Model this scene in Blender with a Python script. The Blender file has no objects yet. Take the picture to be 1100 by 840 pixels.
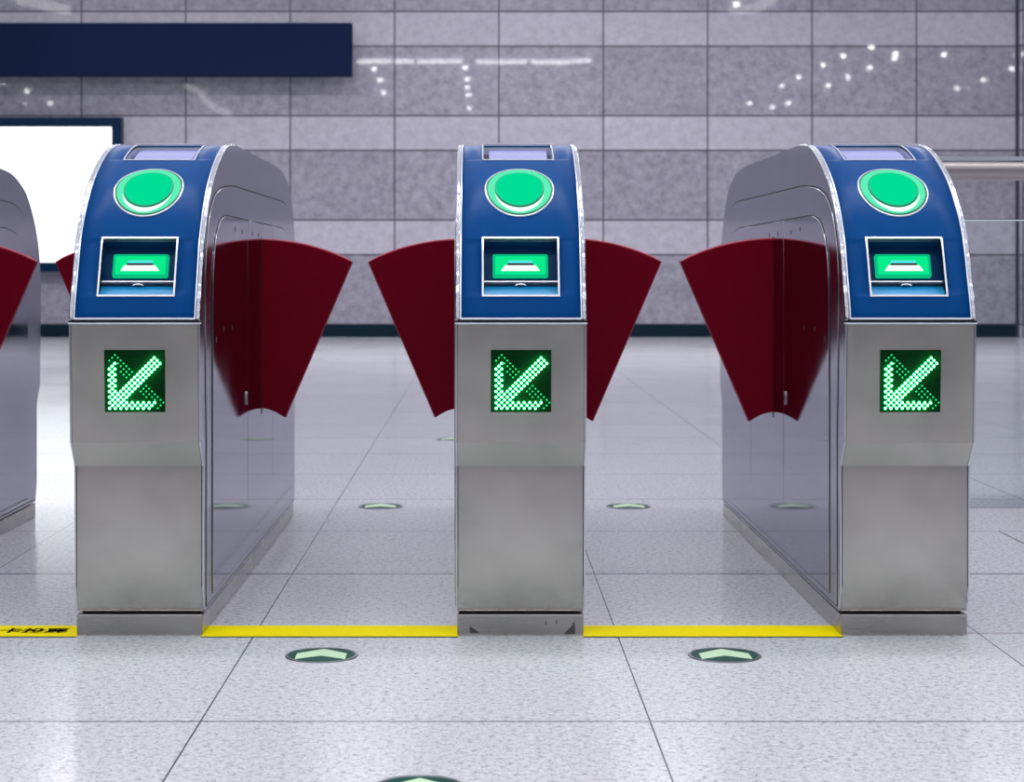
import bpy, bmesh, math, random
from mathutils import Vector
random.seed(7)
C = bpy.context.scene.collection
sc = bpy.context.scene
PI = math.pi

# ------------------------------------------------------------------ materials
class NT:
    def __init__(s, name):
        s.m = bpy.data.materials.new(name); s.m.use_nodes = True
        s.t = s.m.node_tree; s.t.nodes.clear()
        s.out = s.n('ShaderNodeOutputMaterial')
    def n(s, typ, **kw):
        nd = s.t.nodes.new(typ)
        for k, v in kw.items(): setattr(nd, k, v)
        return nd
    def l(s, a, b): s.t.links.new(a, b)
    def put(s, inp, v):
        if isinstance(v, bpy.types.NodeSocket): s.l(v, inp)
        else: inp.default_value = v
    def math(s, op, a, b=0.0, c=None, clamp=False):
        nd = s.n('ShaderNodeMath', operation=op); nd.use_clamp = clamp
        s.put(nd.inputs[0], a); s.put(nd.inputs[1], b)
        if c is not None: s.put(nd.inputs[2], c)
        return nd.outputs[0]
    def mix(s, f, a, b):
        nd = s.n('ShaderNodeMix', data_type='RGBA')
        s.put(nd.inputs[0], f); s.put(nd.inputs[6], a); s.put(nd.inputs[7], b)
        return nd.outputs[2]
    def noise(s, vec, scale, detail=2.0, rough=0.5):
        nd = s.n('ShaderNodeTexNoise'); s.put(nd.inputs['Vector'], vec)
        nd.inputs['Scale'].default_value = scale; nd.inputs['Detail'].default_value = detail
        nd.inputs['Roughness'].default_value = rough
        return nd.outputs[0]
    def ramp(s, f, stops):
        nd = s.n('ShaderNodeValToRGB'); s.put(nd.inputs[0], f); cr = nd.color_ramp
        while len(cr.elements) < len(stops): cr.elements.new(0.5)
        for e, (p, c) in zip(cr.elements, stops): e.position = p; e.color = (*c, 1) if len(c) == 3 else c
        return nd.outputs[0]
    def bsdf(s, **kw):
        b = s.n('ShaderNodeBsdfPrincipled')
        for k, v in kw.items(): s.put(b.inputs[k.replace('_', ' ')], v)
        s.l(b.outputs[0], s.out.inputs[0]); s.b = b
        return b
    def bump(s, h, strength, dist=0.001):
        nd = s.n('ShaderNodeBump'); nd.inputs['Strength'].default_value = strength
        nd.inputs['Distance'].default_value = dist; s.l(h, nd.inputs['Height'])
        s.l(nd.outputs[0], s.b.inputs['Normal'])

def lin(r, g, b):
    f = lambda c: ((c/255+0.055)/1.055)**2.4 if c > 10 else c/255/12.92
    return (f(r), f(g), f(b), 1)

def plain(name, col, rough=0.4, metal=0.0, coat=0.0, emis=None, estr=0.0, spec=0.5):
    t = NT(name)
    kw = dict(Base_Color=col, Roughness=rough, Metallic=metal, Coat_Weight=coat)
    b = t.bsdf(**kw); b.inputs['Specular IOR Level'].default_value = spec
    if emis:
        b.inputs['Emission Color'].default_value = emis; b.inputs['Emission Strength'].default_value = estr
    return t.m

def steel(name, col, rough, streak, seed=0.0, stain=0.0, along='h', metal=1.0, edge=(1, 1, 1, 1)):
    t = NT(name)
    co = t.n('ShaderNodeTexCoord').outputs['Object']
    mp = t.n('ShaderNodeMapping'); t.l(co, mp.inputs[0])
    mp.inputs['Scale'].default_value = (1, 1, 260) if along == 'h' else (60, 60, 1)
    mp.inputs['Location'].default_value = (seed, seed, seed)
    br = t.noise(mp.outputs[0], 6, 4, 0.7)
    big = t.noise(co, 5.5, 3, 0.55)
    r = t.math('ADD', t.math('MULTIPLY', t.math('SUBTRACT', br, 0.5), streak), t.math('ADD', rough, t.math('MULTIPLY', t.math('SUBTRACT', big, 0.5), 0.12)))
    c = t.mix(t.math('MULTIPLY', t.ramp(big, [(0.35, (0, 0, 0)), (0.75, (1, 1, 1))]), stain), col, tuple(x*0.72 for x in col[:3]) + (1,))
    t.bsdf(Base_Color=c, Roughness=r, Metallic=metal, Specular_Tint=edge)
    t.bump(br, 0.03, 0.0003)
    return t.m

M = {}
M['front'] = steel('brushed_steel_front', (0.43, 0.413, 0.385, 1), 0.17, 0.08, stain=1.0, metal=0.90)
M['side'] = steel('brushed_steel_side', (0.53, 0.53, 0.57, 1), 0.13, 0.06, along='v', edge=(0.74, 0.74, 0.79, 1))
M['door'] = steel('brushed_steel_door', (0.53, 0.53, 0.57, 1), 0.06, 0.04, along='v', seed=3, edge=(0.70, 0.70, 0.76, 1))
M['plinth'] = steel('brushed_steel_plinth', (0.46, 0.44, 0.43, 1), 0.26, 0.12, stain=0.9)
M['blue'] = plain('blue_enamel', (0.0, 0.058, 0.235, 1), 0.30, spec=0.07)
M['navyrec'] = plain('recess_navy', (0.001, 0.04, 0.14, 1), 0.35, spec=0.1)
M['teal'] = plain('tray_teal', (0.004, 0.26, 0.55, 1), 0.3)
M['rim'] = plain('pale_rim', (0.82, 0.84, 0.88, 1), 0.25, 0.6)
M['black'] = plain('gap_black', (0.008, 0.008, 0.012, 1), 0.6)
M['gapgrey'] = plain('gap_grey', (0.03, 0.03, 0.045, 1), 0.6)
M['pin'] = plain('pin_dark', (0.02, 0.02, 0.03, 1), 0.4, 0.5)
M['red'] = plain('red_flap', (0.165, 0.0002, 0.012, 1), 0.38, spec=0.07)
M['rededge'] = plain('red_flap_edge', (0.42, 0.03, 0.07, 1), 0.4)
M['screen'] = plain('screen_lavender', (0.05, 0.05, 0.12, 1), 0.25, 0, 0.0, lin(170, 176, 240), 0.62)
def emit(name, col, strength=1.0):
    t = NT(name); e = t.n('ShaderNodeEmission'); e.inputs[0].default_value = col; e.inputs[1].default_value = strength
    t.l(e.outputs[0], t.out.inputs[0]); return t.m
M['greendisc'] = emit('lit_green_disc', lin(0, 222, 150), 1.0)
M['greenring'] = emit('lit_green_ring', lin(95, 243, 185), 1.0)
M['greendark'] = plain('green_dark_line', (0, 0.16, 0.09, 1), 0.4)
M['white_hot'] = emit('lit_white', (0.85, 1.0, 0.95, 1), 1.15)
M['lampframe'] = emit('lit_frame_green', lin(10, 190, 130), 1.0)
M['lampgreen'] = emit('lit_green_plate', lin(10, 236, 140), 1.0)
M['lampcyan'] = emit('lit_cyan', lin(90, 235, 235), 1.0)
M['ledhot'] = emit('led_hot', (0.15, 1.0, 0.42, 1), 90)
M['ledhalo'] = emit('led_green_halo', (0.0, 1.0, 0.20, 1), 1.3)
M['leddim'] = emit('led_dim', (0.02, 1.0, 0.25, 1), 1.3)
t = NT('led_cover')
t.bsdf(Base_Color=(0.001, 0.022, 0.005, 1), Roughness=0.8, Specular_IOR_Level=0.05)
M['ledplate'] = t.m

# chrome with small hammered irregularities (side trims)
t = NT('chrome_trim'); t.bsdf(Base_Color=(0.62, 0.64, 0.70, 1), Metallic=1.0, Roughness=0.10)
t.bump(t.noise(t.n('ShaderNodeTexCoord').outputs['Object'], 34, 1), 1.0, 0.006)
M['chrome'] = t.m
M['satin'] = plain('satin_trim', (0.72, 0.76, 0.86, 1), 0.30, 0.7)
M['rail'] = plain('rail_steel', (0.34, 0.31, 0.315, 1), 0.45, 1.0)
M['ylw'] = plain('yellow_tape', (0.83, 0.70, 0.0, 1), 0.6, spec=0.02)
M['ink'] = plain('black_ink', (0.005, 0.005, 0.004, 1), 0.7, spec=0.0)
M['dgreen'] = plain('disc_green', lin(0, 66, 58), 0.5, spec=0.12)
M['chev'] = plain('chevron_pale', lin(190, 216, 182), 0.5, spec=0.2)
M['discring'] = plain('disc_ring', (0.22, 0.22, 0.26, 1), 0.3, 0.9)
M['board'] = plain('board_navy', lin(25, 35, 64), 0.9, spec=0.02)
M['boxframe'] = plain('frame_navy', (0.001, 0.018, 0.055, 1), 0.35, spec=0.15)
M['boxlit'] = emit('lit_white_panel', (0.93, 0.97, 1.0, 1), 1.7)
M['baseb'] = plain('baseboard_dark', (0.003, 0.016, 0.028, 1), 0.5, spec=0.1)
M['scuff'] = plain('scuff_dark', (0.06, 0.05, 0.05, 1), 0.6)
M['lamp'] = emit('downlight_glow', (1, 1, 1, 1), 34)
M['tube'] = emit('tube_glow', (0.98, 0.98, 1, 1), 15)
M['strip'] = emit('strip_glow', (0.98, 0.98, 1, 1), 9)
M['ring'] = emit('ring_glow', (0.98, 0.98, 1, 1), 5)
M['lampbody'] = plain('lamp_body', (0.7, 0.7, 0.7, 1), 0.5)
# glass
t = NT('clear_glass')
tb = t.n('ShaderNodeBsdfTransparent'); tb.inputs[0].default_value = (0.965, 0.985, 0.99, 1)
gb = t.n('ShaderNodeBsdfGlossy'); gb.inputs['Roughness'].default_value = 0.02
ms = t.n('ShaderNodeMixShader'); fz = t.n('ShaderNodeFresnel'); fz.inputs[0].default_value = 1.35
t.l(fz.outputs[0], ms.inputs[0]); t.l(tb.outputs[0], ms.inputs[1]); t.l(gb.outputs[0], ms.inputs[2]); t.l(ms.outputs[0], t.out.inputs[0]); M['glass'] = t.m
M['glassedge'] = plain('glass_edge', (0.75, 0.85, 0.88, 1), 0.2)

def line_mask(t, coord, period, phase, half):
    """1 on joint lines at phase + k*period"""
    a = t.math('DIVIDE', t.math('SUBTRACT', coord, phase), period)
    f = t.math('FRACT', t.math('ADD', a, 1000.5))
    d = t.math('MULTIPLY', t.math('ABSOLUTE', t.math('SUBTRACT', f, 0.5)), period)
    return t.math('LESS_THAN', d, half)

# granite floor
t = NT('floor_granite')
pos = t.n('ShaderNodeNewGeometry').outputs['Position']
sx = t.n('ShaderNodeSeparateXYZ'); t.l(pos, sx.inputs[0])
X, Y, Z = sx.outputs
lx = line_mask(t, X, 0.80, 0.302, 0.0015)
ly = line_mask(t, Y, 0.79, 4.81, 0.0028)
ex = t.math('MULTIPLY', t.math('LESS_THAN', t.math('ABSOLUTE', t.math('SUBTRACT', X, 1.60)), 0.003),
            t.math('MULTIPLY', t.math('LESS_THAN', Y, 5.60), t.math('GREATER_THAN', Y, 4.81)))
wide = t.math('LESS_THAN', t.math('ABSOLUTE', t.math('SUBTRACT', Y, 4.81)), 0.0065)
ln = t.math('MAXIMUM', t.math('MAXIMUM', t.math('MAXIMUM', lx, ly), ex), wide)
n1 = t.noise(pos, 190, 3, 0.6); n2 = t.noise(pos, 75, 3, 0.65); n3 = t.noise(pos, 1.1, 2)
base = t.ramp(n2, [(0.30, lin(150, 151, 158)[:3]), (0.44, lin(203, 204, 210)[:3]), (0.6, lin(219, 220, 225)[:3]), (0.8, lin(233, 234, 238)[:3])])
speck = t.ramp(n1, [(0.36, (0.30, 0.30, 0.34)), (0.44, (1, 1, 1))])
mul = t.n('ShaderNodeMix', data_type='RGBA', blend_type='MULTIPLY'); mul.inputs[0].default_value = 0.8
t.l(base, mul.inputs[6]); t.l(speck, mul.inputs[7])
c2 = t.mix(t.math('MULTIPLY', n3, 0.25), mul.outputs[2], lin(188, 188, 198))
col = t.mix(ln, c2, (0.05, 0.05, 0.065, 1))
t.bsdf(Base_Color=col, Roughness=t.math('ADD', 0.09, t.math('MULTIPLY', n3, 0.10)))
t.bump(n2, 0.03, 0.001)
M['floor'] = t.m

# wall granite: alternating courses
def wall_mat(name, wx, phase):
    t = NT(name)
    pos = t.n('ShaderNodeNewGeometry').outputs['Position']
    sx = t.n('ShaderNodeSeparateXYZ'); t.l(pos, sx.inputs[0])
    U = sx.outputs[wx]; Z = sx.outputs[2]
    P = 1.281
    k = t.math('DIVIDE', t.math('SUBTRACT', Z, 0.155), P)
    fr = t.math('FRACT', t.math('ADD', k, 10.0))
    tall = t.math('LESS_THAN', fr, 0.668)
    d1 = t.math('ABSOLUTE', t.math('SUBTRACT', fr, 0.668))
    d0 = t.math('MINIMUM', fr, t.math('SUBTRACT', 1.0, fr))
    hl = t.math('LESS_THAN', t.math('MINIMUM', d0, d1), 0.0085)
    vl = line_mask(t, U, 1.282, phase, 0.010)
    ln = t.math('MAXIMUM', hl, vl)
    ci = t.math('FLOOR', t.math('DIVIDE', t.math('SUBTRACT', U, phase), 1.282))
    ri = t.math('ADD', t.math('MULTIPLY', t.math('FLOOR', k), 2.0), tall)
    cb = t.n('ShaderNodeCombineXYZ'); t.l(ci, cb.inputs[0]); t.l(ri, cb.inputs[1])
    wn = t.n('ShaderNodeTexWhiteNoise'); t.l(cb.outputs[0], wn.inputs[0])
    m1 = t.noise(pos, 11, 5, 0.72); m2 = t.noise(pos, 60, 2, 0.6)
    v = t.math('ADD', t.math('MULTIPLY', m1, 0.7), t.math('MULTIPLY', m2, 0.3))
    dk = t.ramp(v, [(0.33, lin(118, 116, 130)[:3]), (0.5, lin(150, 147, 161)[:3]), (0.68, lin(174, 171, 184)[:3])])
    lt = t.ramp(v, [(0.33, lin(164, 160, 174)[:3]), (0.5, lin(181, 177, 191)[:3]), (0.68, lin(195, 191, 205)[:3])])
    c = t.mix(tall, lt, dk)
    c = t.mix(t.math('MULTIPLY', wn.outputs[0], 0.16), c, lin(120, 118, 135))
    c = t.mix(t.math('MULTIPLY', ln, 0.85), c, lin(52, 50, 70))
    t.bsdf(Base_Color=c, Roughness=0.5, Specular_IOR_Level=0.2, Coat_Weight=1.0, Coat_Roughness=0.025, Coat_IOR=1.45)
    return t.m
M['wall'] = wall_mat('wall_granite', 0, -4.90)
M['wallside'] = wall_mat('wall_granite_side', 1, 0.3)
M['wallback'] = plain('wall_grey', lin(125, 124, 130), 0.6)

# ceiling with an added glow as room fill, in squares between thin ribs
t = NT('ceiling_added_glow')
pos = t.n('ShaderNodeNewGeometry').outputs['Position']
sx = t.n('ShaderNodeSeparateXYZ'); t.l(pos, sx.inputs[0])
rb = t.math('MAXIMUM', line_mask(t, sx.outputs[0], 1.2, 0, 0.05), line_mask(t, sx.outputs[1], 1.2, 0, 0.05))
t.bsdf(Base_Color=(0.75, 0.75, 0.77, 1), Roughness=0.8)
t.b.inputs['Emission Color'].default_value = (0.95, 0.965, 1.0, 1)
t.l(t.math('MULTIPLY', t.math('SUBTRACT', 1.0, rb), 0.50), t.b.inputs['Emission Strength'])
M['ceil'] = t.m

# ------------------------------------------------------------------ helpers
def obj(name, bm, mat, parent=None, smooth=None, mods=None, loc=None):
    me = bpy.data.meshes.new(name)
    bmesh.ops.recalc_face_normals(bm, faces=bm.faces)
    bm.to_mesh(me); bm.free()
    mats = mat if isinstance(mat, (list, tuple)) else [mat]
    for m_ in mats: me.materials.append(m_)
    if smooth is not None:
        for p in me.polygons: p.use_smooth = True
        me.set_sharp_from_angle(angle=math.radians(smooth))
    o = bpy.data.objects.new(name, me); C.objects.link(o)
    if parent: o.parent = parent
    if loc: o.location = loc
    return o

def tag(o, label=None, cat=None, group=None, kind=None):
    if label: o['label'] = label
    if cat: o['category'] = cat
    if group: o['group'] = group
    if kind: o['kind'] = kind
    return o

def bevel(o, w, seg=2):
    m_ = o.modifiers.new('bevel', 'BEVEL'); m_.width = w; m_.segments = seg; m_.limit_method = 'ANGLE'; m_.angle_limit = math.radians(35)
    return o

def box(bm, x0, x1, y0, y1, z0, z1, mi=0):
    vs = [bm.verts.new((x, y, z)) for z in (z0, z1) for y in (y0, y1) for x in (x0, x1)]
    for f in ((0, 2, 3, 1), (4, 5, 7, 6), (0, 1, 5, 4), (2, 6, 7, 3), (0, 4, 6, 2), (1, 3, 7, 5)):
        bm.faces.new([vs[i] for i in f]).material_index = mi

def prism_x(bm, pts, x0, x1, mi=0):
    """closed polygon of (y,z) extruded along x"""
    a = [bm.verts.new((x0, y, z)) for y, z in pts]; b = [bm.verts.new((x1, y, z)) for y, z in pts]
    n = len(pts)
    for i in range(n):
        bm.faces.new((a[i], a[(i+1) % n], b[(i+1) % n], b[i])).material_index = mi
    bm.faces.new(a).material_index = mi; bm.faces.new(b[::-1]).material_index = mi

def prism_y(bm, pts, y0, y1, mi=0):
    a = [bm.verts.new((x, y0, z)) for x, z in pts]; b = [bm.verts.new((x, y1, z)) for x, z in pts]
    n = len(pts)
    for i in range(n):
        bm.faces.new((a[i], a[(i+1) % n], b[(i+1) % n], b[i])).material_index = mi
    bm.faces.new(a).material_index = mi; bm.faces.new(b[::-1]).material_index = mi

def prism_z(bm, pts, z0, z1, mi=0):
    a = [bm.verts.new((x, y, z0)) for x, y in pts]; b = [bm.verts.new((x, y, z1)) for x, y in pts]
    n = len(pts)
    for i in range(n):
        bm.faces.new((a[i], a[(i+1) % n], b[(i+1) % n], b[i])).material_index = mi
    bm.faces.new(a).material_index = mi; bm.faces.new(b[::-1]).material_index = mi

def catmull(pts, n=6):
    out = []
    P = [pts[0]] + list(pts) + [pts[-1]]
    for i in range(1, len(P)-2):
        p0, p1, p2, p3 = [Vector(P[j]) for j in (i-1, i, i+1, i+2)]
        for k in range(n):
            t = k/n
            out.append(tuple(0.5*((2*p1) + (p2-p0)*t + (2*p0-5*p1+4*p2-p3)*t*t + (3*p1-p0-3*p2+p3)*t**3)))
    out.append(tuple(pts[-1]))
    return out

def cyl_z(bm, cx, cy, r, z0, z1, n=40, mi=0):
    prism_z(bm, [(cx+r*math.cos(2*PI*i/n), cy+r*math.sin(2*PI*i/n)) for i in range(n)], z0, z1, mi)

def tube(bm, pts, r, n=10):
    rings = []
    for i, p in enumerate(pts):
        p = Vector(p); q = Vector(pts[min(i+1, len(pts)-1)]) - Vector(pts[max(i-1, 0)])
        q.normalize(); up = Vector((0, 0, 1)) if abs(q.z) < 0.9 else Vector((0, 1, 0))
        a = q.cross(up).normalized(); b = q.cross(a)
        rings.append([bm.verts.new(p + r*(math.cos(2*PI*k/n)*a + math.sin(2*PI*k/n)*b)) for k in range(n)])
    for i in range(len(rings)-1):
        for k in range(n):
            bm.faces.new((rings[i][k], rings[i][(k+1) % n], rings[i+1][(k+1) % n], rings[i+1][k]))
    bm.faces.new(rings[0]); bm.faces.new(rings[-1][::-1])

# ------------------------------------------------------------------ setting
WALLY = 22.3; CEIL = 5.4; SX = 12.0; BACK = -12.0
def struct(name, bm, m, smooth=None):
    return tag(obj(name, bm, m, smooth=smooth), kind='structure')
bm = bmesh.new(); box(bm, -SX, SX, BACK, WALLY, -0.2, 0); struct('floor', bm, M['floor'])
bm = bmesh.new(); box(bm, -SX, SX, BACK, WALLY, CEIL, CEIL+0.2); ceiling = struct('ceiling', bm, M['ceil'])
bm = bmesh.new(); box(bm, -SX, SX, WALLY, WALLY+0.3, -0.2, CEIL+0.2); struct('wall_back', bm, M['wall'])
bm = bmesh.new(); box(bm, -SX, SX, BACK-0.3, BACK, -0.2, CEIL+0.2); struct('wall_front', bm, M['wallback'])
bm = bmesh.new(); box(bm, -SX-0.3, -SX, BACK, WALLY, -0.2, CEIL+0.2); struct('wall_left', bm, M['wallside'])
bm = bmesh.new(); box(bm, SX, SX+0.3, BACK, WALLY, -0.2, CEIL+0.2); struct('wall_right', bm, M['wallside'])
bm = bmesh.new(); box(bm, -SX, 6.575, WALLY-0.02, WALLY, 0, 0.152); bevel(struct('baseboard_back', bm, M['baseb']), 0.004)
# shallow stone pier that ends the wall on the right
bm = bmesh.new(); box(bm, 6.605, 8.4, 22.2, WALLY, 0, CEIL); bevel(struct('trim_1', bm, M['wall']), 0.01)
bm = bmesh.new(); box(bm, 6.575, 6.605, 22.27, WALLY, 0, CEIL); struct('trim_2', bm, plain('joint_dark', lin(52, 52, 70), 0.5))

# lamps of the ceiling (seen as reflections in the polished wall)
FPX, H0 = 1950.0, 0.8
def lamp_at(px, py):
    T = (CEIL-0.06-H0)*FPX/(292-py)
    return (px-516)/FPX*T, 2*WALLY-T
spots = [(906,61),(884,71),(962,59),(961,64),(936,52),(934,74),(911,84),(890,93),(858,84),(840,93),(830,116),(847,112),
         (805,112),(1014,60),(1087,75),(1056,87),(1072,97),(1028,96),(1093,61),(1017,114),(791,6),(29,99),(54,112),(4,89),
         (402,75),(408,87),(412,100),(500,74),(502,86),(502,95),(503,103),(504,117)]
for px, py in spots:
    x, y = lamp_at(px, py)
    bm = bmesh.new(); bmesh.ops.create_uvsphere(bm, u_segments=16, v_segments=8, radius=0.058)
    bmesh.ops.translate(bm, verts=bm.verts, vec=(x, y, CEIL-0.03)); obj('downlight', bm, M['lamp'], ceiling, smooth=60)
def tube_lamp(name, pix, r, mat):
    pts = [(*lamp_at(a, b), CEIL-0.06) for a, b in pix]
    bm = bmesh.new(); tube(bm, pts, r); obj(name, bm, mat, ceiling, smooth=60)
for a, b in ((382, 421), (425, 445), (449, 497), (512, 566), (570, 634)):
    tube_lamp('tube_light', [(a, 66.5), ((a+b)/2, 66.0 if a < 500 else 67), (b, 66 if a != 570 else 65)], 0.045, M['tube'])
tube_lamp('curved_tube_light', catmull([(201, 93), (214, 99), (224, 111), (233, 118), (247, 122)], 4), 0.075, M['ring'])
tube_lamp('curved_tube_light', catmull([(20, 0), (36, 2), (52, 6), (72, 11)], 4), 0.09, M['ring'])
tube_lamp('curved_tube_light', catmull([(786, 9), (800, 11), (812, 8), (830, -2)], 4), 0.09, M['ring'])
# strip lights across the hall; the far one is added to brighten the wall
for yy, pw in ((0.9, 122), (4.95, 80), (17.3, 400), (-4.0, 40)):
    L = bpy.data.lights.new('strip_and_fill_light', 'AREA'); L.shape = 'RECTANGLE'; L.size = 11; L.size_y = 0.22; L.energy = pw
    L.color = (1.0, 0.98, 0.99); L.spread = math.radians(165 if yy > 15 else 110)
    lo_ = bpy.data.objects.new('strip_and_fill_light', L); C.objects.link(lo_); lo_.location = (0.3, yy, CEIL-0.12)
for cx in (0.52, -4.2):
    bm = bmesh.new(); tube(bm, [(cx+0.66*math.cos(2*PI*i/40), 20.9+0.66*math.sin(2*PI*i/40), CEIL-0.3) for i in range(41)], 0.05)
    obj('ring_light', bm, M['ring'], ceiling, smooth=60)

# ------------------------------------------------------------------ things on the wall
bm = bmesh.new(); box(bm, -7.4, -1.547, 21.88, 22.0, 3.158, 3.803); box(bm, -7.0, -6.9, 22.0, WALLY, 3.3, 3.6); box(bm, -2.2, -2.1, 22.0, WALLY, 3.3, 3.6)
s = obj('sign_board', bm, M['board']); bevel(s, 0.01)
tag(s, 'long blank navy blue sign board fixed high on the grey stone wall', 'sign')

root = bpy.data.objects.new('light_box', None); C.objects.link(root); root.location = (-5.7, WALLY, 0.8)
tag(root, 'big glowing white light box in a dark blue frame on the stone wall', 'light box')
lx0, lx1, lz0, lz1 = -7.6+5.7, -4.38+5.7, 0.0, 1.885
def framebm(x0, x1, z0, z1, w, y0, y1):
    bm = bmesh.new()
    box(bm, x0, x1, y0, y1, z0, z0+w); box(bm, x0, x1, y0, y1, z1-w, z1)
    box(bm, x0, x0+w, y0, y1, z0+w, z1-w); box(bm, x1-w, x1, y0, y1, z0+w, z1-w)
    return bm
obj('frame', framebm(lx0, lx1, lz0, lz1, 0.115, -0.16, 0), M['boxframe'], root)
bm = bmesh.new(); box(bm, lx0+0.115, lx1-0.115, -0.13, -0.02, lz0+0.115, lz1-0.115); obj('lit_panel', bm, M['boxlit'], root)

# ------------------------------------------------------------------ railing behind the right gate
root = bpy.data.objects.new('handrail', None); C.objects.link(root); root.location = (1.2, 6.15, 0)
tag(root, 'stainless steel railing with a clear glass panel behind the right fare gate', 'railing')
bm = bmesh.new(); tube(bm, [(-0.15, 0, 1.142), (1.9, 0, 1.142)], 0.033, 24); obj('top_rail', bm, M['rail'], root, smooth=50)
bm = bmesh.new(); box(bm, -0.15, 1.9, -0.012, 0.012, 1.178, 1.190); box(bm, -0.1, -0.08, -0.005, 0.005, 1.170, 1.180); box(bm, 1.5, 1.52, -0.005, 0.005, 1.170, 1.180)
obj('cap_strip', bm, M['satin'], root)
for px in (-0.11, 1.25):
    bm = bmesh.new(); cyl_z(bm, px, 0, 0.024, 0, 1.12, 24); cyl_z(bm, px, 0, 0.05, 0, 0.012, 24); obj('post', bm, M['rail'], root, smooth=50)
bm = bmesh.new(); box(bm, -0.07, 1.21, -0.005, 0.005, 0.0, 0.972); obj('glass_panel', bm, M['glass'], root)
bm = bmesh.new(); box(bm, -0.07, 1.21, -0.006, 0.006, 0.972, 0.976); e = obj('glass_edge', bm, M['glassedge'], root)
for px in (-0.075, 1.215):
    for pz in (0.25, 0.8):
        bm = bmesh.new(); box(bm, px-0.018, px+0.018, -0.014, 0.014, pz, pz+0.05); bevel(obj('clamp', bm, M['rail'], root), 0.003)

# ------------------------------------------------------------------ fare gate
Y0 = 4.94
FR = -1.01                      # local y of the front face
front_pts = catmull([(0.0, 0.695), (0.014, 0.74), (0.034, 0.79), (0.062, 0.86), (0.084, 0.895), (0.122, 0.94), (0.19, 0.998), (0.28, 1.048), (0.36, 1.080), (0.44, 1.100), (0.54, 1.110), (0.64, 1.114)], 6)
rear_pts = catmull([(0.70, 1.114), (0.50, 1.112), (0.353, 1.099), (0.216, 1.060), (0.14, 1.013), (0.075, 0.95), (0.03, 0.88), (0.008, 0.80), (0.0, 0.695)], 6)
REAR = 1.05
low_front = [(0.075, 0.052), (0.055, 0.108), (0.055, 0.374), (0.012, 0.429), (0.0, 0.690)]
prof_cheek = [(FR+d, h) for d, h in low_front] + [(FR+d, h) for d, h in front_pts] + [(REAR-d, h) for d, h in rear_pts] + [(REAR-d, h) for d, h in reversed(low_front)]
# middle part is set back below the blue head panels
def inset(d, h): return (d+0.055, h-0.03)
mid = [(FR+d, h) for d, h in low_front] + [(FR+0.055, 0.692)] + [(FR+inset(d, h)[0], inset(d, h)[1]) for d, h in front_pts[8:]] + \
      [(REAR-d-0.0, h-0.03) for d, h in rear_pts[:-12]] + [(REAR-0.03, 0.692)] + [(REAR-d, h) for d, h in reversed(low_front)]

# arc-length surface of the head
S = [0.0]
for a, b in zip(front_pts, front_pts[1:]): S.append(S[-1]+math.dist(a, b))
def s_of_h(h):
    for i in range(len(front_pts)-1):
        h0, h1 = front_pts[i][1], front_pts[i+1][1]
        if h0 <= h <= h1: return S[i]+(S[i+1]-S[i])*(h-h0)/max(1e-9, h1-h0)
    return S[-1] if h > 1 else 0.0
def surf(x, s, off=0.0):
    s = max(0, min(S[-1], s)); i = 0
    while i < len(S)-2 and S[i+1] < s: i += 1
    a, b = front_pts[i], front_pts[i+1]; f = (s-S[i])/(S[i+1]-S[i])
    def tg(j):
        p, q = front_pts[max(0, j-1)], front_pts[min(len(front_pts)-1, j+1)]
        v = Vector((q[0]-p[0], q[1]-p[1])); return v.normalized()
    t_ = tg(i).lerp(tg(i+1), f).normalized()
    n = (-t_.y, t_.x)           # outward: towards the front / up
    return (x, FR+a[0]+(b[0]-a[0])*f+n[0]*off, a[1]+(b[1]-a[1])*f+n[1]*off)

def surf_box(bm, x0, x1, s0, s1, o0, o1, ns=1, mi=0, x0b=None, x1b=None):
    """block that follows the curved head; o0/o1 = inner/outer offset. x0b/x1b: x limits at s1"""
    x0b = x0 if x0b is None else x0b; x1b = x1 if x1b is None else x1b
    rows = []
    for k in range(ns+1):
        f = k/ns; s = s0+(s1-s0)*f; a = x0+(x0b-x0)*f; b = x1+(x1b-x1)*f
        rows.append([bm.verts.new(surf(x, s, o)) for x, o in ((a, o0), (b, o0), (b, o1), (a, o1))])
    for r, q in zip(rows, rows[1:]):
        for j in range(4): bm.faces.new((r[j], r[(j+1) % 4], q[(j+1) % 4], q[j])).material_index = mi
    bm.faces.new(rows[0]).material_index = mi; bm.faces.new(rows[-1][::-1]).material_index = mi

def surf_rings(bm, sc_, a, b, rings, n=64, a0=0, a1=2*PI, cap=False, mi=0):
    """concentric ellipses (scale, offset) draped on the head"""
    full = abs(a1-a0-2*PI) < 1e-6
    m_ = n if full else n+1
    R = []
    for k, off in rings:
        R.append([bm.verts.new(surf(a*k*math.cos(a0+(a1-a0)*i/n), sc_+b*k*math.sin(a0+(a1-a0)*i/n), off)) for i in range(m_)])
    for p, q in zip(R, R[1:]):
        for i in range(n):
            j = (i+1) % m_
            bm.faces.new((p[i], p[j], q[j], q[i])).material_index = mi
    if cap: bm.faces.new(R[-1]).material_index = mi

gate = bpy.data.objects.new('fare_gate', None); C.objects.link(gate)

# plinth
bm = bmesh.new(); box(bm, -0.139, 0.139, FR+0.062, REAR-0.06, 0, 0.047)
bevel(obj('plinth', bm, M['plinth'], gate), 0.003)
# housing
bm = bmesh.new()
box(bm, -0.130, 0.130, FR+0.085, REAR-0.085, 0.046, 0.053, 1)
prism_x(bm, mid, -0.1385, 0.1385, 0)
prism_x(bm, prof_cheek, -0.142, -0.1365, 2); prism_x(bm, prof_cheek, 0.1365, 0.142, 2)
obj('housing', bm, [M['front'], M['gapgrey'], M['side']], gate, smooth=25)
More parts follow.
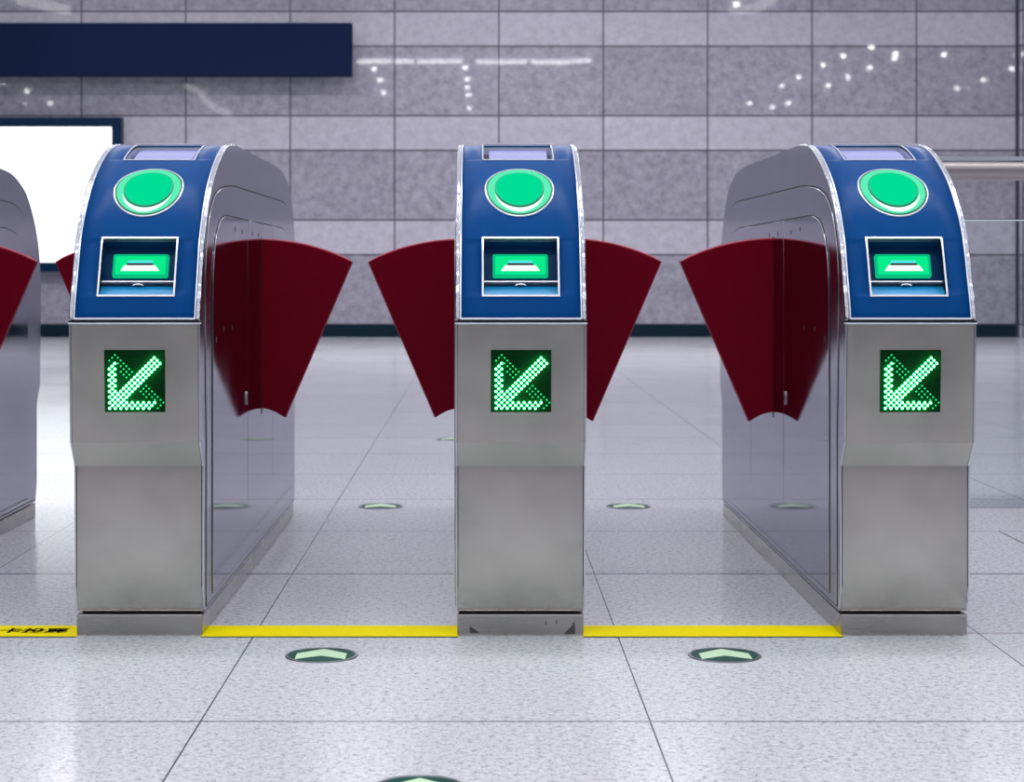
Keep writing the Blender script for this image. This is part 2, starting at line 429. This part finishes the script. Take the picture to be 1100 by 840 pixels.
# dark gap and pale strip under the head
bm = bmesh.new(); box(bm, -0.1425, 0.1425, FR-0.001, FR+0.03, 0.6905, 0.6945)
h_ = obj('gap_strip', bm, M['black'], gate)
bm = bmesh.new(); box(bm, -0.1435, 0.1435, FR-0.004, FR+0.01, 0.6868, 0.6900)
bevel(obj('edge_strip', bm, M['satin'], gate), 0.001)

# blue head panel with openings for ticket slot and display
sT0, sT1 = s_of_h(0.749), s_of_h(0.872)
sD0, sD1 = s_of_h(1.060), s_of_h(1.1045)
sB0, sB1 = s_of_h(0.921), s_of_h(1.0345)
XB = 0.1300
W2 = 0.081
xs = [-XB, -W2, W2, XB]
cuts = sorted([0.004, sT0, sT1, sD0, sD1, S[-1]] + [k*S[-1]/48 for k in range(1, 48)])
bm = bmesh.new()
grid = [[bm.verts.new(surf(x, s, 0.001)) for x in xs] for s in cuts]
for i in range(len(cuts)-1):
    c_ = (cuts[i]+cuts[i+1])/2
    for j in range(3):
        if j == 1 and (sT0 < c_ < sT1 or sD0 < c_ < sD1): continue
        bm.faces.new((grid[i][j], grid[i][j+1], grid[i+1][j+1], grid[i+1][j]))
hp = obj('head_panel', bm, M['blue'], gate, smooth=40)
so = hp.modifiers.new('thick', 'SOLIDIFY'); so.thickness = 0.004; so.offset = -1
# blue panel of the far end
bm = bmesh.new()
rp = [(REAR-d, h) for d, h in rear_pts]
prism_x(bm, rp + [(y_-0.006 if k < 12 else y_-0.004, z_-0.004) for k, (y_, z_) in reversed(list(enumerate(rp)))][:], -XB, XB)
obj('rear_head_panel', bm, M['blue'], gate, smooth=40)
# chrome side trims + satin inner line
for sgn in (-1, 1):
    bm = bmesh.new()
    secs = []
    N = 90
    for k in range(N+1):
        s = 0.002+(S[-1]-0.002)*k/N
        secs.append([bm.verts.new(surf(sgn*(0.1373+0.0050*math.cos(th)), s, 0.0000+0.0042*math.sin(th))) for th in [PI*q/8 for q in range(9)]])
    for p, q in zip(secs, secs[1:]):
        for j in range(8): bm.faces.new((p[j], p[j+1], q[j+1], q[j]))
        bm.faces.new((p[8], p[0], q[0], q[8]))
    bm.faces.new(secs[0]); bm.faces.new(secs[-1][::-1])
    tr = obj('side_trim', bm, M['chrome'], gate, smooth=50)
    bm = bmesh.new(); surf_box(bm, sgn*0.1295, sgn*0.1325, 0.002, S[-1], -0.001, 0.0030, 80); obj('trim_line', bm, M['satin'], tr, smooth=40)
bm = bmesh.new(); surf_box(bm, -0.1295, 0.1295, 0.001, 0.005, 0, 0.0035, 2); obj('lower_trim', bm, M['satin'], gate)

# display on top
disp = bmesh.new()
dd = 0.022
surf_box(disp, -W2-0.003, W2+0.003, sD0-0.004, sD0, -dd, 0.003, 2)
surf_box(disp, -W2-0.003, W2+0.003, sD1, sD1+0.012, -dd, 0.006, 2)
surf_box(disp, -W2-0.003, -W2, sD0, sD1, -dd, 0.003, 8); surf_box(disp, W2, W2+0.003, sD0, sD1, -dd, 0.003, 8)
display = obj('display', disp, M['satin'], gate, smooth=30)
bm = bmesh.new(); surf_box(bm, -W2, W2, sD0, sD1, -dd-0.002, -dd+0.001, 6); obj('bezel', bm, M['pin'], display)
bm = bmesh.new(); surf_box(bm, -W2+0.014, W2-0.012, sD0+0.002, sD1-0.022, -dd, -dd+0.013, 6); obj('screen', bm, M['screen'], display, smooth=30)

# contactless reader button
sc0 = (sB0+sB1)/2; a_, b_ = 0.0785, (sB1-sB0)/2
bm = bmesh.new(); surf_rings(bm, sc0, a_, b_, [(1.0, 0), (1.0, 0.003), (0.985, 0.004), (0.970, 0.004), (0.955, 0.002), (0.94, 0)])
reader = obj('card_reader', bm, M['rim'], gate, smooth=40)
bm = bmesh.new(); surf_rings(bm, sc0, a_, b_, [(0.965, 0.0025), (0.905, 0.0035)]); obj('dark_line', bm, M['greendark'], reader)
bm = bmesh.new(); surf_rings(bm, sc0, a_, b_, [(0.905, 0.0035), (0.88, 0.006), (0.78, 0.0065), (0.70, 0.004)]); obj('lit_ring', bm, M['greenring'], reader, smooth=50)
bm = bmesh.new(); surf_rings(bm, sc0, a_, b_, [(0.715, 0.002), (0.70, 0.007), (0.675, 0.0075)]); obj('inner_line', bm, M['greendark'], reader, smooth=50)
bm = bmesh.new(); surf_rings(bm, sc0, a_, b_, [(0.675, 0.0075), (0.45, 0.009), (0.2, 0.0095)], cap=True); obj('lit_disc', bm, M['greendisc'], reader, smooth=50)
# ring's hot highlight put in as an emissive crescent, tapered to its ends
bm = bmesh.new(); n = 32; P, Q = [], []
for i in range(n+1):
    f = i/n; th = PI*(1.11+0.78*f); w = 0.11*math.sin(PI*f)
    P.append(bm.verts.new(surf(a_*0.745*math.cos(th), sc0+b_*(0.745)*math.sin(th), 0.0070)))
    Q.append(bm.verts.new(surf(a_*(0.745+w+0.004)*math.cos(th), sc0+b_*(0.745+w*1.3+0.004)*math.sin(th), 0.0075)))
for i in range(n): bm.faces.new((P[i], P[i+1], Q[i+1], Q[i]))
obj('highlight_crescent', bm, M['white_hot'], reader)

# ticket slot
rimw = 0.0038
bm = bmesh.new()
surf_box(bm, -W2-rimw, W2+rimw, sT0-rimw, sT0, -0.012, 0.004, 2); surf_box(bm, -W2-rimw, W2+rimw, sT1, sT1+rimw, -0.012, 0.004, 2)
surf_box(bm, -W2-rimw, -W2, sT0, sT1, -0.012, 0.004, 10); surf_box(bm, W2, W2+rimw, sT0, sT1, -0.012, 0.004, 10)
slot = obj('ticket_slot', bm, M['rim'], gate, smooth=30)
D = 0.036
bm = bmesh.new()
surf_box(bm, -W2, W2, sT0, sT1, -D-0.003, -D, 10)
surf_box(bm, -W2-0.002, -W2, sT0, sT1, -D, 0, 10); surf_box(bm, W2, W2+0.002, sT0, sT1, -D, 0, 10)
surf_box(bm, -W2, W2, sT1, sT1+0.002, -D, 0, 1); surf_box(bm, -W2, W2, sT0-0.002, sT0, -D, 0, 1)
obj('recess', bm, M['navyrec'], slot, smooth=30)
sL = s_of_h(0.7835)
bm = bmesh.new(); surf_box(bm, -W2, W2, sL-0.0012, sL+0.0016, -D, -0.012); obj('ledge', bm, M['rim'], slot)
# sloping tray under the ledge
bm = bmesh.new()
v = [bm.verts.new(surf(x, s, o)) for x, s, o in ((-W2, sT0+0.001, -0.003), (W2, sT0+0.001, -0.003), (W2, sL-0.008, -0.022), (-W2, sL-0.008, -0.022),
                                              (-W2, sT0+0.001, -0.03), (W2, sT0+0.001, -0.03), (W2, sL-0.008, -0.03), (-W2, sL-0.008, -0.03))]
for f in ((0, 1, 2, 3), (7, 6, 5, 4), (0, 4, 5, 1), (1, 5, 6, 2), (2, 6, 7, 3), (3, 7, 4, 0)): bm.faces.new([v[i] for i in f])
tray = obj('tray', bm, M['teal'], slot)
bm = bmesh.new()
n = 12
pp = [bm.verts.new(surf(0.012*math.cos(PI*i/n), sL-0.0085+0.0045*math.sin(PI*i/n), -0.014)) for i in range(n+1)]
qq = [bm.verts.new(surf(0.009*math.cos(PI*i/n), sL-0.0085+0.0020*math.sin(PI*i/n), -0.014)) for i in range(n+1)]
for i in range(n): bm.faces.new((pp[i], pp[i+1], qq[i+1], qq[i]))
so = obj('finger_notch', bm, M['rim'], tray); md = so.modifiers.new('t', 'SOLIDIFY'); md.thickness = 0.003
# lit ticket reader
sa, sb = s_of_h(0.7985), s_of_h(0.8490)
lo = -D+0.010
def rounded(bm, x0, x1, s0, s1, r, o0, o1):
    pts = []
    for cx, cs, a0 in ((x1-r, s1-r, 0), (x0+r, s1-r, PI/2), (x0+r, s0+r, PI), (x1-r, s0+r, 1.5*PI)):
        for k in range(5): th = a0+k*PI/8; pts.append((cx+r*math.cos(th), cs+r*math.sin(th)))
    A = [bm.verts.new(surf(x, s, o0)) for x, s in pts]; B = [bm.verts.new(surf(x, s, o1)) for x, s in pts]
    for i in range(len(pts)): j = (i+1) % len(pts); bm.faces.new((A[i], A[j], B[j], B[i]))
    bm.faces.new(A[::-1]); bm.faces.new(B)
bm = bmesh.new(); rounded(bm, -0.061, 0.061, sa, sb, 0.004, -D, lo); lampf = obj('lamp_frame', bm, M['lampframe'], slot)
bm = bmesh.new(); rounded(bm, -0.0555, 0.0555, sa+0.0055, sb-0.0055, 0.003, lo-0.001, lo+0.0012); obj('lit_plate', bm, M['lampgreen'], lampf)
sm = s_of_h(0.8235)
bm = bmesh.new(); surf_box(bm, -0.042, 0.042, sm-0.0135, sm-0.0018, lo, lo+0.006, 2, x0b=-0.034, x1b=0.034); obj('lower_lip', bm, M['white_hot'], lampf)
bm = bmesh.new(); surf_box(bm, -0.029, 0.029, sm+0.002, sm+0.0105, lo, lo+0.004, 2, x0b=-0.026, x1b=0.026); obj('upper_lip', bm, M['lampcyan'], lampf)
bm = bmesh.new(); surf_box(bm, -0.0285, 0.0285, sm-0.0020, sm+0.0022, lo, lo+0.0085, 1); obj('slit', bm, M['black'], lampf)

# LED arrow on the steel front
z0, z1 = 0.4957, 0.6307
bm = bmesh.new(); prism_x(bm, [(FR-0.0008, z1), (FR+0.005, z1), (FR+0.0135, z0), (FR+0.0078, z0)], -0.0655, 0.0655)
led = obj('led_panel', bm, M['ledplate'], gate)
pitch = 0.0061
gx, gz = -0.0655+0.0113, z0+0.0085
lit = set(); dim = set()
for i in range(0, 20):
    for j in range(0, 20):
        if (i+j) % 2 == 0:
            if (i <= 2 and j <= 14+i) or (j <= 2 and i <= 14+j) or (abs(i-j) <= 2 and i+j <= 34): lit.add((i, j))
for i in range(2, 9): dim.add((i, 21-i))
for i in (1, 3, 4, 5, 6, 7): dim.add((i, 19-i))
for i in (0, 4, 5, 6): dim.add((i, 17-i))
dim |= {(j, i) for i, j in dim}
dim -= lit
def dots(name, pts, r, mat, dy, parent):
    bm = bmesh.new()
    for i, j in pts:
        x = gx+i*pitch; z = gz+j*pitch
        f = (z1-z)/(z1-z0); y = FR-0.0008+0.0086*f-dy
        g = bmesh.ops.create_icosphere(bm, subdivisions=2, radius=r)
        bmesh.ops.scale(bm, verts=g['verts'], vec=(1, 0.7, 1)); bmesh.ops.translate(bm, verts=g['verts'], vec=(x, y, z))
    return obj(name, bm, mat, parent, smooth=60)
arrow = dots('led_arrow', sorted(lit), 0.0036, M['ledhalo'], 0.0004, led)  # larger green dots imitate the blurred glow around each LED core
dots('led_core', sorted(lit), 0.0017, M['ledhot'], 0.0046, arrow)
for half, nm in ((0, 'dim_upper_dots'), (1, 'dim_lower_dots')):
    dots(nm, sorted(p for p in dim if (p[0] > p[1]) == bool(half)), 0.0018, M['leddim'], 0.0008, led)

# side panels and doors
def side_shell(sgn, outline, o0, o1, name, mat, parent, bev=0.0012, grow=0.0):
    bm = bmesh.new(); prism_x(bm, outline, sgn*(0.142+o0), sgn*(0.142+o1))
    o = obj(name, bm, mat, parent, smooth=25)
    if bev: bevel(o, bev, 2)
    return o
def offset_poly(pts, d):
    n = len(pts); out = []
    area = sum(pts[i][0]*pts[(i+1) % n][1]-pts[(i+1) % n][0]*pts[i][1] for i in range(n))
    sg = 1 if area > 0 else -1
    for i in range(n):
        p, c, q = Vector(pts[i-1]), Vector(pts[i]), Vector(pts[(i+1) % n])
        e1 = (c-p); e2 = (q-c)
        if e1.length < 1e-6 or e2.length < 1e-6: out.append(tuple(c)); continue
        e1.normalize(); e2.normalize()
        n1 = Vector((e1.y, -e1.x))*sg; n2 = Vector((e2.y, -e2.x))*sg
        m_ = (n1+n2); m_ = m_.normalized() if m_.length > 1e-6 else n1
        out.append(tuple(c+m_*d/max(0.5, m_.dot(n1))))
    return out
O1 = [(0.09, 0.062), (0.09, 0.42)] + catmull([(0.072, 0.66), (0.065, 0.763), (0.083, 0.85), (0.125, 0.918), (0.20, 0.968), (0.30, 0.992), (0.43, 1.004), (0.53, 1.009)], 5) + \
     catmull([(1.62, 1.014), (1.75, 1.003), (1.85, 0.965), (1.92, 0.895), (1.96, 0.80), (1.97, 0.70)], 5) + [(1.97, 0.062)]
O1 = [(FR+d, h) for d, h in O1]
top2 = [(FR+d, h) for d, h in catmull([(0.165, 0.70), (0.168, 0.779), (0.185, 0.84), (0.22, 0.885), (0.28, 0.918), (0.375, 0.933)], 5)]
top2r = [(FR+d, h) for d, h in catmull([(1.60, 0.932), (1.72, 0.918), (1.80, 0.88), (1.85, 0.82), (1.87, 0.74)], 5)]
b1, b2 = FR+0.77, FR+1.34
for sgn in (-1, 1):
    side_shell(sgn, offset_poly(O1, 0.0035), 0.0, 0.0006, 'side_gap', M['black'], gate, 0)
    sp = side_shell(sgn, O1, 0.0, 0.0022, 'side_panel', M['side'], gate)
    full = [(FR+0.165, 0.078)] + top2 + top2r + [(FR+1.87, 0.078)]
    side_shell(sgn, offset_poly(full, 0.003), 0.0022, 0.0026, 'door_gap', M['black'], sp, 0)
    g_ = 0.0016
    doors = [[(FR+0.165, 0.078)] + top2 + [(b1-g_, 0.9325), (b1-g_, 0.078)],
             [(b1+g_, 0.078), (b1+g_, 0.9325), (b2-g_, 0.9325), (b2-g_, 0.078)],
             [(b2+g_, 0.078), (b2+g_, 0.9325)] + top2r + [(FR+1.87, 0.078)]]
    for k, dpts in enumerate(doors):
        d_ = side_shell(sgn, dpts, 0.0026, 0.0048, 'door', M['door'], sp, 0.0010)
    # sensors and lock
    for (yy, zz, r) in ((0.53, 0.905, 0.004), (0.66, 0.90, 0.004), (0.86, 0.90, 0.004), (1.0, 0.90, 0.004), (0.33, 0.665, 0.0042), (0.47, 0.665, 0.0042), (0.21, 0.645, 0.005)):
        bm = bmesh.new(); n = 14
        for_x0, for_x1 = sgn*0.1425, sgn*0.1475
        prism_x(bm, [(FR+yy+r*math.cos(2*PI*i/n), zz+1.6*r*math.sin(2*PI*i/n)) for i in range(n)], for_x0, for_x1); obj('sensor', bm, M['pin'], sp)
    bm = bmesh.new(); n = 18
    prism_x(bm, [(FR+0.74+0.011*math.cos(2*PI*i/n), 0.475+0.018*math.sin(2*PI*i/n)) for i in range(n)], sgn*0.1460, sgn*0.1500)
    lk = obj('lock', bm, M['rail'], sp); bevel(lk, 0.001)
    bm = bmesh.new(); box(bm, *sorted((sgn*0.1495, sgn*0.1505)), FR+0.738, FR+0.742, 0.468, 0.484); obj('keyhole', bm, M['black'], lk)

# red fan flaps: one on each side
def flap_mesh(sgn, w=0.0):
    cz = 0.325; R = 0.563
    x0 = 0.140
    a1 = math.asin(0.253/R)
    pts = [(x0, 0.425), (x0, cz+R)] + [(0.142+R*math.sin(a1*i/14), cz+R*math.cos(a1*i/14)) for i in range(1, 15)]
    pts += [(0.142+0.069, 0.400)] + [(0.142+0.1*math.sin(th), cz+0.1*math.cos(th)) for th in [0.70-0.7*i/6 for i in range(1, 7)]]
    return [(sgn*x, z) for x, z in pts]
flaps = []
for sgn in (1, -1):
    pts = flap_mesh(sgn)
    bm = bmesh.new(); prism_y(bm, pts, -0.011, 0.011)
    f = obj('flap', bm, M['red'], gate, smooth=25); bevel(f, 0.0025, 2)
    # paler red lip along the curved top and outer edge
    bm = bmesh.new()
    path = [(p[0], 0, p[1]) for p in pts[1:17]]
    tube(bm, path, 0.0035, 8); obj('lip', bm, M['rededge'], f, smooth=60)
    bm = bmesh.new(); box(bm, *sorted((sgn*0.1405, sgn*0.1474)), -0.0135, 0.0135, 0.41, 0.893); obj('slot_guide', bm, M['pin'], f)
    flaps.append(f)

def kids(o): return [c for c in bpy.data.objects if c.parent == o]
def copy_tree(o, parent=None):
    c = o.copy(); C.objects.link(c)
    if parent: c.parent = parent
    for ch in kids(o): copy_tree(ch, c)
    return c
tags = [(0.0882, 'middle steel fare gate with blue head standing between the two full lanes', 4.87, 5.0),
        (-0.749, 'steel fare gate with blue head just left of the middle one, white light box behind', 5.0, 4.90),
        (0.932, 'steel fare gate with blue head at right, glass railing behind it, showing its left side', 4.87, 4.87),
        (-1.592, 'fare gate cut off by the left photo edge, only steel side and red flap visible', 4.90, 4.90)]
gates = [gate] + [copy_tree(gate) for _ in range(3)]
for g_, (x, lab, fr, fl) in zip(gates, tags):
    g_.location = (x, Y0, 0)
    tag(g_, lab, 'fare gate', 'row of fare gates')
    fs = sorted([k for k in kids(g_) if k.name.startswith('flap')], key=lambda k: k.name)
    for k in fs:
        right = sum(v.co.x for v in k.data.vertices) > 0
        if x > 0.9 and right:      # the right gate has no flap on the railing side
            for q in [j for c in kids(k) for j in kids(c)] + kids(k) + [k]: bpy.data.objects.remove(q)
            continue
        k.location = (0, (fr if right else fl)-Y0, 0)

for pts in ([(-0.112, 0.006), (-0.090, 0.006), (-0.112, 0.022)], [(0.095, 0.004), (0.121, 0.004), (0.119, 0.034), (0.112, 0.020)], [(0.055, 0.024), (0.057, 0.024), (0.057, 0.032), (0.055, 0.032)], [(0.078, 0.026), (0.080, 0.026), (0.080, 0.034), (0.078, 0.034)]):
    bm = bmesh.new(); prism_y(bm, pts, FR+0.0612, FR+0.0625); obj('scuff_mark', bm, M['scuff'], gate)

# ------------------------------------------------------------------ floor markings
for x0, x1, lab in ((-3.0, -0.8865, 'yellow floor tape with black characters at the far left'),
                    (-0.6115, -0.0495, 'plain yellow floor tape between the left and the middle fare gate'),
                    (0.2260, 0.7945, 'plain yellow floor tape between the middle and the right fare gate')):
    bm = bmesh.new(); box(bm, x0, x1, 3.978, 4.098, 0, 0.0015)
    tp = tag(obj('floor_tape', bm, M['ylw']), lab, 'floor tape', 'yellow tapes across the lanes')
    bm = bmesh.new(); box(bm, x0, x1, 3.970, 3.978, 0, 0.0008); obj('tape_edge', bm, M['gapgrey'], tp)
    if x0 < -2:
        for ch, cx in (('卡', -1.044), ('投', -0.993), ('票', -0.942)):
            cu = bpy.data.curves.new('character', 'FONT'); cu.body = ch; cu.size = 0.052; cu.align_x = 'CENTER'
            cu.extrude = 0.0002; cu.offset = 0.0014
            to = bpy.data.objects.new('character', cu); C.objects.link(to); to.location = (cx, 4.020, 0.0018)
            bpy.context.view_layer.update()
            me = bpy.data.meshes.new_from_object(to.evaluated_get(bpy.context.evaluated_depsgraph_get()))
            C.objects.unlink(to); bpy.data.objects.remove(to)
            mo = bpy.data.objects.new('printed_character', me); C.objects.link(mo); mo.location = (cx, 4.020, 0.0018); mo.parent = tp
            me.materials.clear(); me.materials.append(M['ink'])

def disc(x, y, lab, first=[None]):
    if first[0] is None:
        r = 0.076
        root = bpy.data.objects.new('floor_disc', None); C.objects.link(root)
        bm = bmesh.new(); n = 64
        prof = [(r, 0.0), (r-0.001, 0.0022), (r-0.006, 0.0022), (r-0.007, 0.0012)]
        R = [[bm.verts.new((q*math.cos(2*PI*i/n), q*math.sin(2*PI*i/n), z)) for i in range(n)] for q, z in prof]
        for a, b in zip(R, R[1:]):
            for i in range(n): bm.faces.new((a[i], a[(i+1) % n], b[(i+1) % n], b[i]))
        obj('ring', bm, M['discring'], root, smooth=40)
        bm = bmesh.new(); cyl_z(bm, 0, 0, r-0.0065, 0.0, 0.0014, 64); obj('plate', bm, M['dgreen'], root)
        bm = bmesh.new()
        prism_z(bm, [(-0.052, -0.043), (0, -0.008), (0.052, -0.043), (0.052, 0.012), (0, 0.058), (-0.052, 0.012)], 0.0013, 0.0021)
        obj('chevron', bm, M['chev'], root)
        first[0] = root; rt = root
    else: rt = copy_tree(first[0])
    rt.location = (x, y, 0)
    tag(rt, lab, 'floor marker', 'green chevron discs in the floor')
disc(-0.331, 3.785, 'green floor disc with pale chevron just before the left lane')
disc(0.509, 3.785, 'green floor disc with pale chevron just before the right lane')
disc(-0.340, 6.19, 'green floor disc farther down the left lane, behind the flaps')
disc(0.505, 6.19, 'green floor disc farther down the right lane, behind the flaps')
disc(-0.095, 2.805, 'green floor disc cut off by the bottom edge of the photo')
disc(-0.135, 8.67, 'distant floor disc half hidden behind the middle gate')

# ------------------------------------------------------------------ world, camera, colour
w = bpy.data.worlds.new('world'); sc.world = w; w.use_nodes = True
w.node_tree.nodes['Background'].inputs[0].default_value = (0.6, 0.62, 0.7, 1); w.node_tree.nodes['Background'].inputs[1].default_value = 0.3
cam = bpy.data.cameras.new('camera'); co = bpy.data.objects.new('camera', cam); C.objects.link(co); sc.camera = co
co.location = (0, 0, H0); co.rotation_euler = (PI/2, 0, 0)
cam.sensor_width = 36; cam.lens = FPX/1100*36
cam.shift_x = (550-516)/1100; cam.shift_y = (292-420)/1100
cam.clip_end = 200
cam.dof.use_dof = True; cam.dof.focus_distance = 4.05; cam.dof.aperture_fstop = 9
sc.view_settings.view_transform = 'Standard'; sc.view_settings.look = 'None'
sc.view_settings.gamma = 1; sc.view_settings.use_curve_mapping = False
sc.view_settings.exposure = 0.0
sc.cycles.use_denoising = True
sc.cycles.max_bounces = 8
sc.cycles.sample_clamp_indirect = 6
